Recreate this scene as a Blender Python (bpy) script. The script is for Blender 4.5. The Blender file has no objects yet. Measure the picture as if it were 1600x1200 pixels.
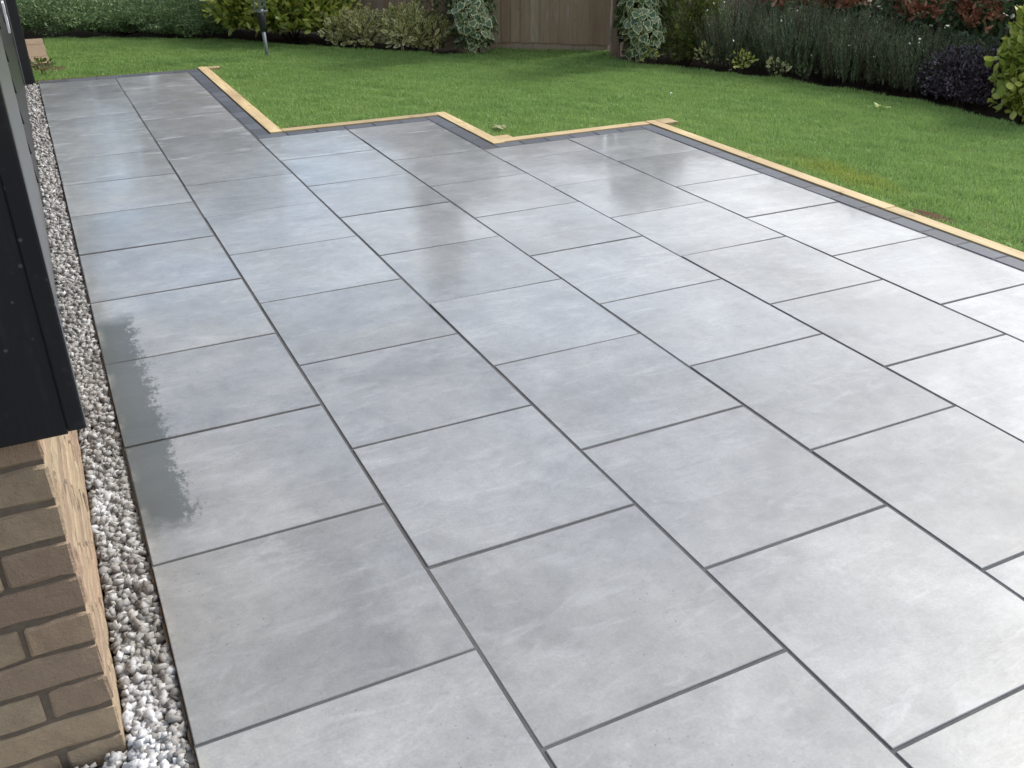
import bpy, bmesh, math, random
import numpy as np
from mathutils import Matrix, Vector

scene = bpy.context.scene
COL = scene.collection
random.seed(7)
RNG = np.random.default_rng(11)

# ------------------------------------------------------------------ camera
cam_data = bpy.data.cameras.new('camera')
cam = bpy.data.objects.new('camera', cam_data)
COL.objects.link(cam)
R0 = Vector((0.897715, -0.440572, -0.001734))
R1 = Vector((-0.209846, -0.424118, -0.880959))
R2 = Vector((0.387391, 0.791215, -0.473189))
cam.matrix_world = Matrix(((R0.x, -R1.x, -R2.x, 0.002), (R0.y, -R1.y, -R2.y, -1.396),
                           (R0.z, -R1.z, -R2.z, 1.465), (0, 0, 0, 1)))
cam_data.sensor_width = 36.0
cam_data.lens = 36.0 * 1460.3 / 1600.0
cam_data.clip_start = 0.02
cam_data.clip_end = 2000
scene.camera = cam

# ------------------------------------------------------------------ light
SUN_AZ = math.radians(80)      # from +Y towards +X
SUN_EL = math.radians(43)
world = bpy.data.worlds.new('World')
scene.world = world
world.use_nodes = True
wn, wl = world.node_tree.nodes, world.node_tree.links
for n in list(wn):
    wn.remove(n)
w_out = wn.new('ShaderNodeOutputWorld')
w_bg = wn.new('ShaderNodeBackground')
w_sky = wn.new('ShaderNodeTexSky')
w_sky.sky_type = 'NISHITA'
w_sky.sun_disc = False
w_sky.sun_elevation = SUN_EL
w_sky.sun_rotation = SUN_AZ
w_sky.air_density = 1.3
w_sky.dust_density = 2.5
w_sky.ozone_density = 1.5
w_bg.inputs['Strength'].default_value = 0.14
# broken cloud over the whole sky
w_tc = wn.new('ShaderNodeTexCoord')
w_sep = wn.new('ShaderNodeSeparateXYZ')
w_add = wn.new('ShaderNodeMath'); w_add.operation = 'ADD'; w_add.inputs[1].default_value = 0.22
w_max = wn.new('ShaderNodeMath'); w_max.operation = 'MAXIMUM'; w_max.inputs[1].default_value = 0.1
w_dx = wn.new('ShaderNodeMath'); w_dx.operation = 'DIVIDE'
w_dy = wn.new('ShaderNodeMath'); w_dy.operation = 'DIVIDE'
w_cmb = wn.new('ShaderNodeCombineXYZ')
w_noise = wn.new('ShaderNodeTexNoise')
w_noise.inputs['Scale'].default_value = 0.75
w_noise.inputs['Detail'].default_value = 6
w_noise.inputs['Roughness'].default_value = 0.55
w_cmb.inputs['Z'].default_value = 13.9
w_ramp = wn.new('ShaderNodeValToRGB')
w_ramp.color_ramp.elements[0].position = 0.40
w_ramp.color_ramp.elements[1].position = 0.60
w_mix = wn.new('ShaderNodeMixRGB')
w_bw = wn.new('ShaderNodeRGBToBW')
w_cl = wn.new('ShaderNodeMath'); w_cl.operation = 'MULTIPLY_ADD'; w_cl.inputs[1].default_value = 1.1; w_cl.inputs[2].default_value = 2.2
wl.new(w_sky.outputs[0], w_bw.inputs[0]); wl.new(w_bw.outputs[0], w_cl.inputs[0]); wl.new(w_cl.outputs[0], w_mix.inputs[2])
wl.new(w_tc.outputs['Generated'], w_sep.inputs[0])
wl.new(w_sep.outputs['Z'], w_add.inputs[0])
wl.new(w_add.outputs[0], w_max.inputs[0])
wl.new(w_sep.outputs['X'], w_dx.inputs[0]); wl.new(w_max.outputs[0], w_dx.inputs[1])
wl.new(w_sep.outputs['Y'], w_dy.inputs[0]); wl.new(w_max.outputs[0], w_dy.inputs[1])
wl.new(w_dx.outputs[0], w_cmb.inputs['X']); wl.new(w_dy.outputs[0], w_cmb.inputs['Y'])
wl.new(w_cmb.outputs[0], w_noise.inputs['Vector'])
wl.new(w_noise.outputs['Fac'], w_ramp.inputs[0])
wl.new(w_ramp.outputs[0], w_mix.inputs[0])
wl.new(w_sky.outputs[0], w_mix.inputs[1])
wl.new(w_mix.outputs[0], w_bg.inputs['Color'])
wl.new(w_bg.outputs[0], w_out.inputs['Surface'])

sun_d = bpy.data.lights.new('sun', 'SUN')
sun_d.energy = 1.5
sun_d.angle = math.radians(11)
sun_d.color = (1.0, 0.965, 0.91)
sun = bpy.data.objects.new('sun', sun_d)
COL.objects.link(sun)
to_sun = Vector((math.sin(SUN_AZ) * math.cos(SUN_EL), math.cos(SUN_AZ) * math.cos(SUN_EL), math.sin(SUN_EL)))
sun.rotation_euler = to_sun.to_track_quat('Z', 'Y').to_euler()
sun.location = (8, 4, 10)

vs = scene.view_settings
vs.view_transform = 'Standard'
vs.look = 'None'
vs.exposure = 0.9
vs.gamma = 1.0
vs.use_curve_mapping = False
scene.render.engine = 'CYCLES'
scene.cycles.max_bounces = 6

# ------------------------------------------------------------------ helpers
def link(o, parent=None):
    COL.objects.link(o)
    if parent is not None:
        o.parent = parent
    return o

def tag(o, label=None, cat=None, group=None, kind=None):
    if label: o['label'] = label
    if cat: o['category'] = cat
    if group: o['group'] = group
    if kind: o['kind'] = kind
    return o

def empty(name, loc=(0, 0, 0), rz=0.0):
    o = bpy.data.objects.new(name, None)
    o.empty_display_size = 0.1
    o.location = loc
    o.rotation_euler = (0, 0, rz)
    return link(o)

def mesh_np(name, V, F, mat, parent=None, loc=(0, 0, 0), rim=None, smooth=False, attr=None):
    """V (n,3) floats, F (m,k) ints with constant k."""
    me = bpy.data.meshes.new(name)
    V = np.asarray(V, dtype=np.float32); F = np.asarray(F, dtype=np.int32)
    n, m, k = len(V), len(F), F.shape[1]
    me.vertices.add(n); me.vertices.foreach_set('co', V.ravel())
    me.loops.add(m * k); me.loops.foreach_set('vertex_index', F.ravel())
    me.polygons.add(m); me.polygons.foreach_set('loop_start', np.arange(0, m * k, k, dtype=np.int32))
    me.polygons.foreach_set('loop_total', np.full(m, k, dtype=np.int32))
    if smooth:
        me.polygons.foreach_set('use_smooth', np.ones(m, dtype=bool))
    if rim is not None:
        a = me.attributes.new('rim', 'FLOAT', 'POINT'); a.data.foreach_set('value', np.asarray(rim, dtype=np.float32))
    if attr is not None:
        a = me.attributes.new('tint', 'FLOAT', 'POINT'); a.data.foreach_set('value', np.asarray(attr, dtype=np.float32))
    me.update(calc_edges=True)
    me.validate()
    o = bpy.data.objects.new(name, me)
    if mat: me.materials.append(mat)
    o.location = loc
    return link(o, parent)

def obj_bm(name, bm, mat, parent=None, loc=(0, 0, 0), rz=0.0, smooth=False):
    me = bpy.data.meshes.new(name)
    bmesh.ops.recalc_face_normals(bm, faces=bm.faces)
    bm.to_mesh(me); bm.free()
    if smooth:
        for p in me.polygons: p.use_smooth = True
    if mat: me.materials.append(mat)
    o = bpy.data.objects.new(name, me)
    o.location = loc; o.rotation_euler = (0, 0, rz)
    return link(o, parent)

def bm_box(x0, x1, y0, y1, z0, z1, bevel=0.0, seg=1, bm=None):
    own = bm is None
    b = bmesh.new()
    bmesh.ops.create_cube(b, size=1.0)
    for v in b.verts:
        v.co = Vector((x0 + (v.co.x + .5) * (x1 - x0), y0 + (v.co.y + .5) * (y1 - y0), z0 + (v.co.z + .5) * (z1 - z0)))
    if bevel > 0:
        bmesh.ops.bevel(b, geom=list(b.edges), offset=bevel, segments=seg, profile=0.6, affect='EDGES')
    if own:
        return b
    me = bpy.data.meshes.new('tmp'); b.to_mesh(me); b.free(); bm.from_mesh(me); bpy.data.meshes.remove(me)
    return bm

def tube_np(pts, rad, n=7):
    pts = [Vector(p) for p in pts]
    V, F = [], []
    for i, p in enumerate(pts):
        d = (pts[min(i + 1, len(pts) - 1)] - pts[max(i - 1, 0)]).normalized()
        a = d.orthogonal().normalized(); b = d.cross(a)
        for j in range(n):
            t = 2 * math.pi * j / n
            V.append(p + (a * math.cos(t) + b * math.sin(t)) * rad[i])
    for i in range(len(pts) - 1):
        for j in range(n):
            F.append((i * n + j, i * n + (j + 1) % n, (i + 1) * n + (j + 1) % n, (i + 1) * n + j))
    V = [tuple(v) for v in V]
    c0 = len(V); V.append(tuple(pts[0])); c1 = len(V); V.append(tuple(pts[-1]))
    m = len(pts) - 1
    for j in range(n):
        F.append((c0, (j + 1) % n, j, j)); F.append((c1, m * n + j, m * n + (j + 1) % n, m * n + (j + 1) % n))
    return V, F

def tubes(name, specs, mat, parent=None, n=7):
    bm = bmesh.new()
    for pts, rad in specs:
        V, F = tube_np(pts, rad, n)
        vv = [bm.verts.new(v) for v in V]
        for f in F:
            f = list(dict.fromkeys(f))
            bm.faces.new([vv[i] for i in f])
    return obj_bm(name, bm, mat, parent, smooth=True)

# ------------------------------------------------------------------ materials
class MB:
    def __init__(self, name):
        self.m = bpy.data.materials.new(name); self.m.use_nodes = True
        self.nt = self.m.node_tree; self.n = self.nt.nodes; self.l = self.nt.links
        self.b = self.n['Principled BSDF']; self.out = self.n['Material Output']
    def new(self, t, **kw):
        nd = self.n.new(t)
        for k, v in kw.items(): setattr(nd, k, v)
        return nd
    def link(self, a, b): self.l.new(a, b)
    def noise(self, vec, scale, detail=4, rough=0.55, dist=0.0):
        nd = self.new('ShaderNodeTexNoise')
        nd.inputs['Scale'].default_value = scale; nd.inputs['Detail'].default_value = detail
        nd.inputs['Roughness'].default_value = rough; nd.inputs['Distortion'].default_value = dist
        if vec is not None: self.link(vec, nd.inputs['Vector'])
        return nd.outputs['Fac']
    def ramp(self, fac, stops):
        nd = self.new('ShaderNodeValToRGB'); cr = nd.color_ramp
        while len(cr.elements) < len(stops): cr.elements.new(0.5)
        for e, (p, c) in zip(cr.elements, stops):
            e.position = p; e.color = (c, c, c, 1) if isinstance(c, (int, float)) else (*c, 1)
        self.link(fac, nd.inputs[0]); return nd.outputs[0]
    def mix(self, fac, a, b, mode='MIX'):
        nd = self.new('ShaderNodeMixRGB', blend_type=mode)
        for i, v in ((0, fac), (1, a), (2, b)):
            if isinstance(v, (int, float)):
                nd.inputs[i].default_value = v if i == 0 else (v, v, v, 1)
            elif isinstance(v, tuple): nd.inputs[i].default_value = (*v, 1)
            else: self.link(v, nd.inputs[i])
        return nd.outputs[0]
    def math(self, op, a, b=0.0, c=None, clamp=False):
        nd = self.new('ShaderNodeMath', operation=op, use_clamp=clamp)
        for i, v in enumerate((a, b, c)):
            if v is None: continue
            if isinstance(v, (int, float)): nd.inputs[i].default_value = v
            else: self.link(v, nd.inputs[i])
        return nd.outputs[0]
    def mapping(self, vec, scale=(1, 1, 1), loc=(0, 0, 0)):
        nd = self.new('ShaderNodeMapping'); nd.inputs['Scale'].default_value = scale; nd.inputs['Location'].default_value = loc
        self.link(vec, nd.inputs['Vector']); return nd.outputs[0]
    def tc(self, which): return self.new('ShaderNodeTexCoord').outputs[which]
    def pos(self): return self.new('ShaderNodeNewGeometry').outputs['Position']
    def island(self): return self.new('ShaderNodeNewGeometry').outputs['Random Per Island']
    def objrand(self): return self.new('ShaderNodeObjectInfo').outputs['Random']
    def attr(self, nm):
        nd = self.new('ShaderNodeAttribute', attribute_name=nm); return nd.outputs['Fac']
    def bump(self, h, strength=0.3, dist=0.002, normal=None):
        nd = self.new('ShaderNodeBump'); nd.inputs['Strength'].default_value = strength; nd.inputs['Distance'].default_value = dist
        self.link(h, nd.inputs['Height'])
        if normal is not None: self.link(normal, nd.inputs['Normal'])
        return nd.outputs[0]
    def set(self, **kw):
        for k, v in kw.items():
            s = self.b.inputs[k.replace('_', ' ')]
            if isinstance(v, (int, float)): s.default_value = v
            elif isinstance(v, tuple): s.default_value = (*v, 1) if len(v) == 3 else v
            else: self.link(v, s)
        return self.m

def simple(name, col, rough=0.6, spec=0.5, var=0.15, scale=20):
    k = MB(name); p = k.pos()
    c = k.mix(k.noise(p, scale), tuple(x * (1 - var) for x in col), tuple(min(1, x * (1 + var)) for x in col))
    return k.set(Base_Color=c, Roughness=rough, Specular_IOR_Level=spec)

def leaf_mat(name, stops, rough=0.45, trans=0.25, rim=None, rimpos=(0.45, 0.75), spec=0.4):
    k = MB(name)
    c = k.ramp(k.island(), stops)
    if rim:
        f = k.ramp(k.math('ADD', k.attr('rim'), k.math('MULTIPLY', k.math('SUBTRACT', k.noise(k.pos(), 60, 2), .5), .9)), [(rimpos[0], 0.0), (rimpos[1], 1.0)])
        c = k.mix(f, c, rim)
    k.set(Base_Color=c, Roughness=rough, Specular_IOR_Level=spec)
    tr = k.new('ShaderNodeBsdfTranslucent'); k.link(c, tr.inputs['Color'])
    mx = k.new('ShaderNodeMixShader'); mx.inputs[0].default_value = trans
    k.link(k.b.outputs[0], mx.inputs[1]); k.link(tr.outputs[0], mx.inputs[2]); k.link(mx.outputs[0], k.out.inputs['Surface'])
    return k.m

def slab_mat():
    k = MB('porcelain_paving')
    p = k.pos(); r = k.objrand()
    off = k.new('ShaderNodeVectorMath', operation='ADD')
    k.link(p, off.inputs[0])
    cmb = k.new('ShaderNodeCombineXYZ'); k.link(k.math('MULTIPLY', r, 37.0), cmb.inputs[2]); k.link(cmb.outputs[0], off.inputs[1])
    v = off.outputs[0]
    n1 = k.noise(v, 3.2, 6, 0.62, 0.4)
    streak = k.noise(k.mapping(v, (5, 16, 4)), 1.0, 5, 0.65, 0.8)
    fine = k.noise(v, 160, 3, 0.7)
    c = k.ramp(n1, [(0.28, (0.160, 0.161, 0.160)), (0.5, (0.210, 0.211, 0.208)), (0.74, (0.272, 0.272, 0.266))])
    c = k.mix(k.ramp(k.noise(v, 1.9, 3), [(0.45, 0.0), (0.75, 0.45)]), c, (0.225, 0.220, 0.200))
    c = k.mix(k.ramp(streak, [(0.53, 0.0), (0.76, 0.5)]), c, (0.33, 0.335, 0.335))
    c = k.mix(k.ramp(streak, [(0.25, 0.35), (0.42, 0.0)]), c, (0.125, 0.131, 0.137))
    mott = k.ramp(k.noise(v, 17, 8, 0.78, 0.4), [(0.36, 0.91), (0.5, 1.03), (0.66, 1.12)])
    c = k.mix(1.0, c, mott, 'MULTIPLY')
    c = k.mix(0.22, c, fine, 'OVERLAY')
    vein = k.math('ABSOLUTE', k.math('SUBTRACT', k.noise(k.mapping(v, (1.3, 4.0, 3)), 1.0, 5, 0.55, 0.5), 0.5))
    c = k.mix(k.math('MULTIPLY', k.ramp(vein, [(0.002, 0.22), (0.014, 0.0)]), k.ramp(k.noise(v, 2.7, 2), [(.55, 0.0), (.68, 1.0)])), c, (0.37, 0.375, 0.37))
    stain = k.ramp(k.noise(v, 5.5, 8, 0.75, 0.6), [(0.56, 0.0), (0.66, 0.28)])
    c = k.mix(stain, c, (0.14, 0.143, 0.14))
    tone = k.math('ADD', 0.95, k.math('MULTIPLY', r, 0.23))
    c = k.mix(1.0, c, tone, 'MULTIPLY')
    # limescale / efflorescence bloom along slab edges in the newly grouted far corner
    sep = k.new('ShaderNodeSeparateXYZ'); k.link(p, sep.inputs[0])
    g = k.new('ShaderNodeSeparateXYZ'); k.link(k.tc('Generated'), g.inputs[0])
    ex = k.math('ABSOLUTE', k.math('SUBTRACT', g.outputs[0], 0.5)); ey = k.math('ABSOLUTE', k.math('SUBTRACT', g.outputs[1], 0.5))
    edge = k.math('MAXIMUM', ex, ey)
    far = k.math('MULTIPLY', k.math('SUBTRACT', sep.outputs[1], 3.0), 0.55, clamp=True)
    bl = k.math('ADD', k.noise(k.mapping(v, (3, 9, 3)), 1.3, 5, 0.7), k.math('MULTIPLY', edge, 0.42))
    bloom = k.math('MULTIPLY', k.ramp(bl, [(0.72, 0.0), (0.82, 0.6)]), far)
    c = k.mix(bloom, c, (0.46, 0.47, 0.47))
    # scattered specks of grit
    vo = k.new('ShaderNodeTexVoronoi'); vo.inputs['Scale'].default_value = 42; k.link(v, vo.inputs['Vector'])
    sp = k.math('MULTIPLY', k.ramp(vo.outputs['Distance'], [(0.07, 1.0), (0.12, 0.0)]), k.ramp(k.noise(v, 2.3, 2), [(0.50, 0.0), (0.62, 0.75)]))
    c = k.mix(sp, c, (0.09, 0.085, 0.075))
    # damp strip where rain drips off the wall beside the gravel
    wob = k.math('ADD', k.math('MULTIPLY', k.math('SUBTRACT', k.noise(p, 8, 8, 0.8), 0.5), 0.20), k.math('MULTIPLY', k.math('SUBTRACT', k.noise(k.mapping(p, (70, 35, 50)), 1.0, 6, 0.8), 0.5), 0.20))
    wx = k.math('ADD', sep.outputs[0], wob)
    inx = k.ramp(wx, [(0.116, 1.0), (0.136, 0.0)])
    wy = k.math('ADD', sep.outputs[1], k.math('MULTIPLY', k.math('SUBTRACT', k.noise(p, 3.5, 5, .65), .5), .5))
    iny = k.math('MULTIPLY', k.ramp(k.math('MULTIPLY', wy, 0.1), [(0.070, 0.0), (0.080, 1.0)]), k.ramp(k.math('MULTIPLY', wy, 0.1), [(0.215, 1.0), (0.235, 0.0)]))
    damp = k.math('MULTIPLY', inx, iny)
    c = k.mix(k.math('MULTIPLY', damp, 0.95), c, k.mix(n1, (0.062, 0.068, 0.064), (0.105, 0.112, 0.106)))
    lime = k.math('MULTIPLY', k.ramp(sep.outputs[0], [(0.008, 0.4), (0.03, 0.0)]), k.ramp(k.noise(k.mapping(p, (3, 2.3, 3)), 1.0, 6, .7), [(.5, 0.0), (.66, 1.0)]))
    c = k.mix(lime, c, (0.50, 0.49, 0.40))
    film = k.ramp(k.noise(p, 1.1, 4, 0.6, 0.3), [(0.40, 0.55), (0.52, 1.0)])
    rough = k.ramp(k.noise(v, 2.2, 5, 0.65), [(0.3, 0.30), (0.7, 0.46)])
    film = k.math('MULTIPLY', film, k.math('SUBTRACT', 1.0, k.math('MULTIPLY', damp, 0.7)))
    hgt = k.math('ADD', k.math('MULTIPLY', streak, 0.8), k.math('MULTIPLY', k.noise(v, 38, 4, 0.6), 0.25))
    bmp = k.bump(hgt, 0.5, 0.0022)
    wave = k.bump(k.noise(k.mapping(v, (14, 34, 9)), 1.0, 4, 0.6, 0.5), 0.3, 0.0018)
    k.set(Base_Color=c, Roughness=rough, Specular_IOR_Level=0.42, Normal=bmp,
          Coat_Weight=film, Coat_Roughness=k.ramp(k.noise(p, 3.1, 6, .65), [(0.4, 0.025), (0.62, 0.16)]), Coat_IOR=1.33, Coat_Normal=wave)
    return k.m

def block_mat():
    k = MB('charcoal_block'); p = k.pos()
    c = k.mix(k.noise(p, 60, 4), (0.048, 0.052, 0.062), (0.095, 0.10, 0.112))
    c = k.mix(1.0, c, k.math('ADD', 0.8, k.math('MULTIPLY', k.objrand(), 0.45)), 'MULTIPLY')
    c = k.mix(k.ramp(k.noise(p, 9, 4), [(.6, 0.0), (.8, .3)]), c, (.25, .25, .25))
    return k.set(Base_Color=c, Roughness=0.62, Specular_IOR_Level=0.35, Normal=k.bump(k.noise(p, 180, 3), 0.6, 0.001),
                 Coat_Weight=0.2, Coat_Roughness=0.25, Coat_IOR=1.33)

def wood_mat(name, a, b, dark, sx=(2.5, 40, 40), rough=0.6):
    k = MB(name); o = k.tc('Object'); r = k.objrand()
    off = k.new('ShaderNodeVectorMath', operation='ADD'); k.link(o, off.inputs[0])
    cmb = k.new('ShaderNodeCombineXYZ')
    for i in range(3): k.link(k.math('MULTIPLY', r, 23.0 + 7 * i), cmb.inputs[i])
    k.link(cmb.outputs[0], off.inputs[1]); v = off.outputs[0]
    grain = k.noise(k.mapping(v, sx), 1.0, 5, 0.6, 0.6)
    c = k.mix(k.ramp(grain, [(.38, 0.0), (.62, 1.0)]), a, b)
    c = k.mix(k.ramp(k.noise(v, 9.0, 4), [(0.61, 0.0), (0.70, 0.85)]), c, dark)
    c = k.mix(k.ramp(k.noise(v, 2.0, 3), [(0.42, 0.0), (0.72, 0.55)]), c, dark)
    c = k.mix(1.0, c, k.math('ADD', 0.82, k.math('MULTIPLY', r, 0.34)), 'MULTIPLY')
    return k.set(Base_Color=c, Roughness=rough, Normal=k.bump(grain, 0.4, 0.002))

def brick_mat():
    k = MB('buff_brick'); p = k.pos(); r = k.objrand()
    c = k.ramp(r, [(0.0, (0.31, 0.215, 0.145)), (0.35, (0.37, 0.295, 0.19)), (0.65, (0.245, 0.17, 0.12)), (1.0, (0.34, 0.27, 0.18))])
    c = k.mix(k.ramp(k.noise(p, 22, 5, .65), [(.35, 0.0), (.7, 0.55)]), c, (0.20, 0.145, 0.105))
    c = k.mix(k.ramp(k.noise(p, 90, 4, .7), [(.6, 0.0), (.75, 0.5)]), c, (0.33, 0.27, 0.19))
    c = k.mix(k.ramp(k.noise(p, 14, 5, .7), [(.66, 0.0), (.78, .3)]), c, (0.12, 0.095, 0.075))
    h = k.math('ADD', k.noise(p, 45, 5, .65), k.math('MULTIPLY', k.noise(p, 260, 3), .35))
    return k.set(Base_Color=c, Roughness=0.88, Specular_IOR_Level=0.25, Normal=k.bump(h, 0.9, 0.007))

def gravel_mat():
    k = MB('limestone_chips'); p = k.pos(); i = k.island()
    c = k.ramp(i, [(0.0, (0.14, 0.13, 0.118)), (0.35, (0.25, 0.237, 0.22)), (0.75, (0.34, 0.325, 0.305)), (1.0, (0.47, 0.46, 0.44))])
    c = k.mix(k.attr('tint'), c, (0.60, 0.60, 0.605))
    c = k.mix(k.ramp(k.noise(p, 120, 4), [(.45, 0.0), (.75, 0.45)]), c, (0.12, 0.105, 0.085))
    return k.set(Base_Color=c, Roughness=0.75, Specular_IOR_Level=0.35, Normal=k.bump(k.noise(p, 300, 4), .5, .001))

def soil_mat(name, a, b):
    k = MB(name); p = k.pos()
    c = k.mix(k.ramp(k.noise(p, 14, 6, .7), [(.3, 0.0), (.7, 1.0)]), a, b)
    return k.set(Base_Color=c, Roughness=0.95, Specular_IOR_Level=0.15, Normal=k.bump(k.noise(p, 40, 6, .7), 1.0, .02))

def grass_mat():
    k = MB('grass_blades'); p = k.pos(); i = k.island()
    c = k.ramp(i, [(0.0, (0.155, 0.27, 0.072)), (0.45, (0.225, 0.37, 0.105)), (0.9, (0.31, 0.46, 0.15)), (1.0, (0.42, 0.50, 0.22))])
    c = k.mix(k.ramp(k.noise(p, 1.3, 5, .65), [(.35, 0.0), (.65, .75)]), c, k.mix(0.75, c, (0.33, 0.46, 0.14)))
    c = k.mix(k.ramp(k.noise(p, 5.0, 5, .7), [(.52, 0.0), (.72, .55)]), c, (0.15, 0.27, 0.075))
    c = k.mix(k.attr('tint'), c, (0.42, 0.42, 0.07))
    k.set(Base_Color=c, Roughness=0.5, Specular_IOR_Level=0.3)
    tr = k.new('ShaderNodeBsdfTranslucent'); k.link(c, tr.inputs['Color'])
    mx = k.new('ShaderNodeMixShader'); mx.inputs[0].default_value = .38
    k.link(k.b.outputs[0], mx.inputs[1]); k.link(tr.outputs[0], mx.inputs[2]); k.link(mx.outputs[0], k.out.inputs['Surface'])
    return k.m

def fence_mat():
    k = MB('weathered_fence_board'); o = k.tc('Object'); r = k.objrand()
    off = k.new('ShaderNodeVectorMath', operation='ADD'); k.link(o, off.inputs[0])
    cmb = k.new('ShaderNodeCombineXYZ'); k.link(k.math('MULTIPLY', r, 41.0), cmb.inputs[0]); k.link(k.math('MULTIPLY', r, 17.0), cmb.inputs[2]); k.link(cmb.outputs[0], off.inputs[1])
    v = off.outputs[0]
    grain = k.noise(k.mapping(v, (55, 55, 4)), 1.0, 5, .65, .5)
    c = k.ramp(r, [(0.0, (0.31, 0.215, 0.145)), (0.5, (0.36, 0.27, 0.19)), (1.0, (0.41, 0.325, 0.24))])
    c = k.mix(k.ramp(grain, [(.35, 0.0), (.7, .6)]), c, (0.20, 0.14, 0.095))
    c = k.mix(k.ramp(k.noise(k.mapping(v, (9, 9, 2.2)), 1.0, 5, .7), [(.55, 0.0), (.72, .55)]), c, (0.40, 0.375, 0.335))
    c = k.mix(k.ramp(k.noise(v, 9, 4, .7), [(.64, 0.0), (.74, .7)]), c, (0.10, 0.06, 0.045))
    return k.set(Base_Color=c, Roughness=0.85, Specular_IOR_Level=.2, Normal=k.bump(grain, .5, .003))

def black_mat(name, col=(0.012, 0.012, 0.014), rough=0.38):
    k = MB(name); p = k.pos()
    g = k.noise(k.mapping(p, (60, 60, 6)), 1.0, 5, .65)
    c = k.mix(k.ramp(k.noise(p, 30, 5, .7), [(.58, 0.0), (.8, .6)]), col, (.045, .045, .047))
    vo = k.new('ShaderNodeTexVoronoi'); vo.inputs['Scale'].default_value = 28; k.link(p, vo.inputs['Vector'])
    c = k.mix(k.ramp(vo.outputs['Distance'], [(.06, .6), (.11, 0.0)]), c, (.12, .12, .115))
    c = k.mix(k.ramp(g, [(.55, 0.0), (.8, .5)]), c, (.035, .034, .034))
    return k.set(Base_Color=c, Roughness=rough, Normal=k.bump(g, .35, .0015))

M = {}
M['slab'] = slab_mat(); M['block'] = block_mat()
def grout_mat():
    k = MB('charcoal_grout'); p = k.pos()
    c = k.mix(k.noise(p, 380, 3, .7), (0.035, 0.035, 0.038), (0.125, 0.125, 0.128))
    c = k.mix(k.ramp(k.noise(p, 6, 5, .7), [(.5, 0.0), (.75, .6)]), c, (0.16, 0.155, 0.145))
    return k.set(Base_Color=c, Roughness=.85, Specular_IOR_Level=.25, Normal=k.bump(k.noise(p, 300, 3), .6, .0015))
M['grout'] = grout_mat()
M['haunch'] = simple('sandy_mortar', (0.20, 0.15, 0.11), 0.95, 0.15, 0.5, 40)
M['timber'] = wood_mat('new_treated_softwood', (0.43, 0.305, 0.14), (0.54, 0.42, 0.22), (0.28, 0.18, 0.09))
M['brick'] = brick_mat()
M['mortar'] = simple('brown_mortar', (0.135, 0.107, 0.082), 0.95, 0.15, 0.35, 90)
M['gravel'] = gravel_mat()
M['soil'] = soil_mat('dark_soil', (0.018, 0.013, 0.009), (0.055, 0.040, 0.028))
M['clay'] = soil_mat('bare_clay', (0.075, 0.045, 0.024), (0.14, 0.085, 0.045))
M['turf'] = soil_mat('turf_thatch', (0.11, 0.18, 0.045), (0.17, 0.23, 0.07))
M['grass'] = grass_mat()
M['fence'] = fence_mat()
M['black'] = black_mat('black_stained_timber')
M['blackgloss'] = black_mat('black_painted_trim', (0.014, 0.014, 0.016), 0.3)
M['grey'] = simple('grey_door_and_lit_edge', (0.085, 0.088, 0.092), 0.34, 0.45, 0.15, 9)
M['white'] = simple('white_enamel', (0.8, 0.8, 0.8), 0.35, 0.5, 0.03, 6)
M['metal'] = simple('galvanised_tube', (0.28, 0.30, 0.31), 0.38, 0.6, 0.15, 60)
M['darkplastic'] = simple('dark_plastic', (0.02, 0.022, 0.024), 0.5, 0.4, 0.2, 60)
M['stone'] = simple('buff_sandstone', (0.26, 0.19, 0.125), 0.85, 0.25, 0.3, 14)
M['roof'] = simple('slate_roof', (0.07, 0.072, 0.08), 0.6, 0.4, 0.2, 20)
M['bark'] = simple('bark', (0.075, 0.055, 0.04), 0.9, 0.2, 0.3, 40)
M['post'] = wood_mat('weathered_post', (0.21, 0.145, 0.095), (0.27, 0.20, 0.14), (0.13, 0.08, 0.05), (40, 40, 2.5), .85)

# ------------------------------------------------------------------ ground
bm = bmesh.new()
bmesh.ops.create_grid(bm, x_segments=8, y_segments=8, size=400)
ground = obj_bm('ground', bm, M['soil'], loc=(0, 0, -0.075))
tag(ground, kind='structure')

LAWN = [(-0.02, 7.70), (1.29, 7.68), (1.29, 7.71), (1.408, 7.71), (1.408, 5.006), (2.602, 5.006), (2.602, 4.102), (3.806, 4.102), (3.806, -1.8),
        (6.6, -1.8), (6.35, 1.5), (6.02, 2.9), (6.06, 3.88), (5.72, 4.95), (5.38, 5.72), (5.04, 6.18), (5.02, 6.72), (5.18, 6.90),
        (4.25, 7.62), (3.98, 7.42), (3.62, 7.52), (2.85, 8.34), (1.97, 9.46), (1.2, 9.95), (0.1, 10.5), (-0.02, 10.5)]
def inside(poly, X, Y):
    res = np.zeros(len(X), dtype=bool); n = len(poly); j = n - 1
    for i in range(n):
        xi, yi = poly[i]; xj, yj = poly[j]
        c = ((yi > Y) != (yj > Y)) & (X < (xj - xi) * (Y - yi) / (yj - yi + 1e-12) + xi)
        res ^= c; j = i
    return res
bm = bmesh.new()
f = bm.faces.new([bm.verts.new((x, y, -0.028)) for x, y in LAWN])
bmesh.ops.triangulate(bm, faces=[f])
tag(obj_bm('lawn', bm, M['turf']), kind='structure')

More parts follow.
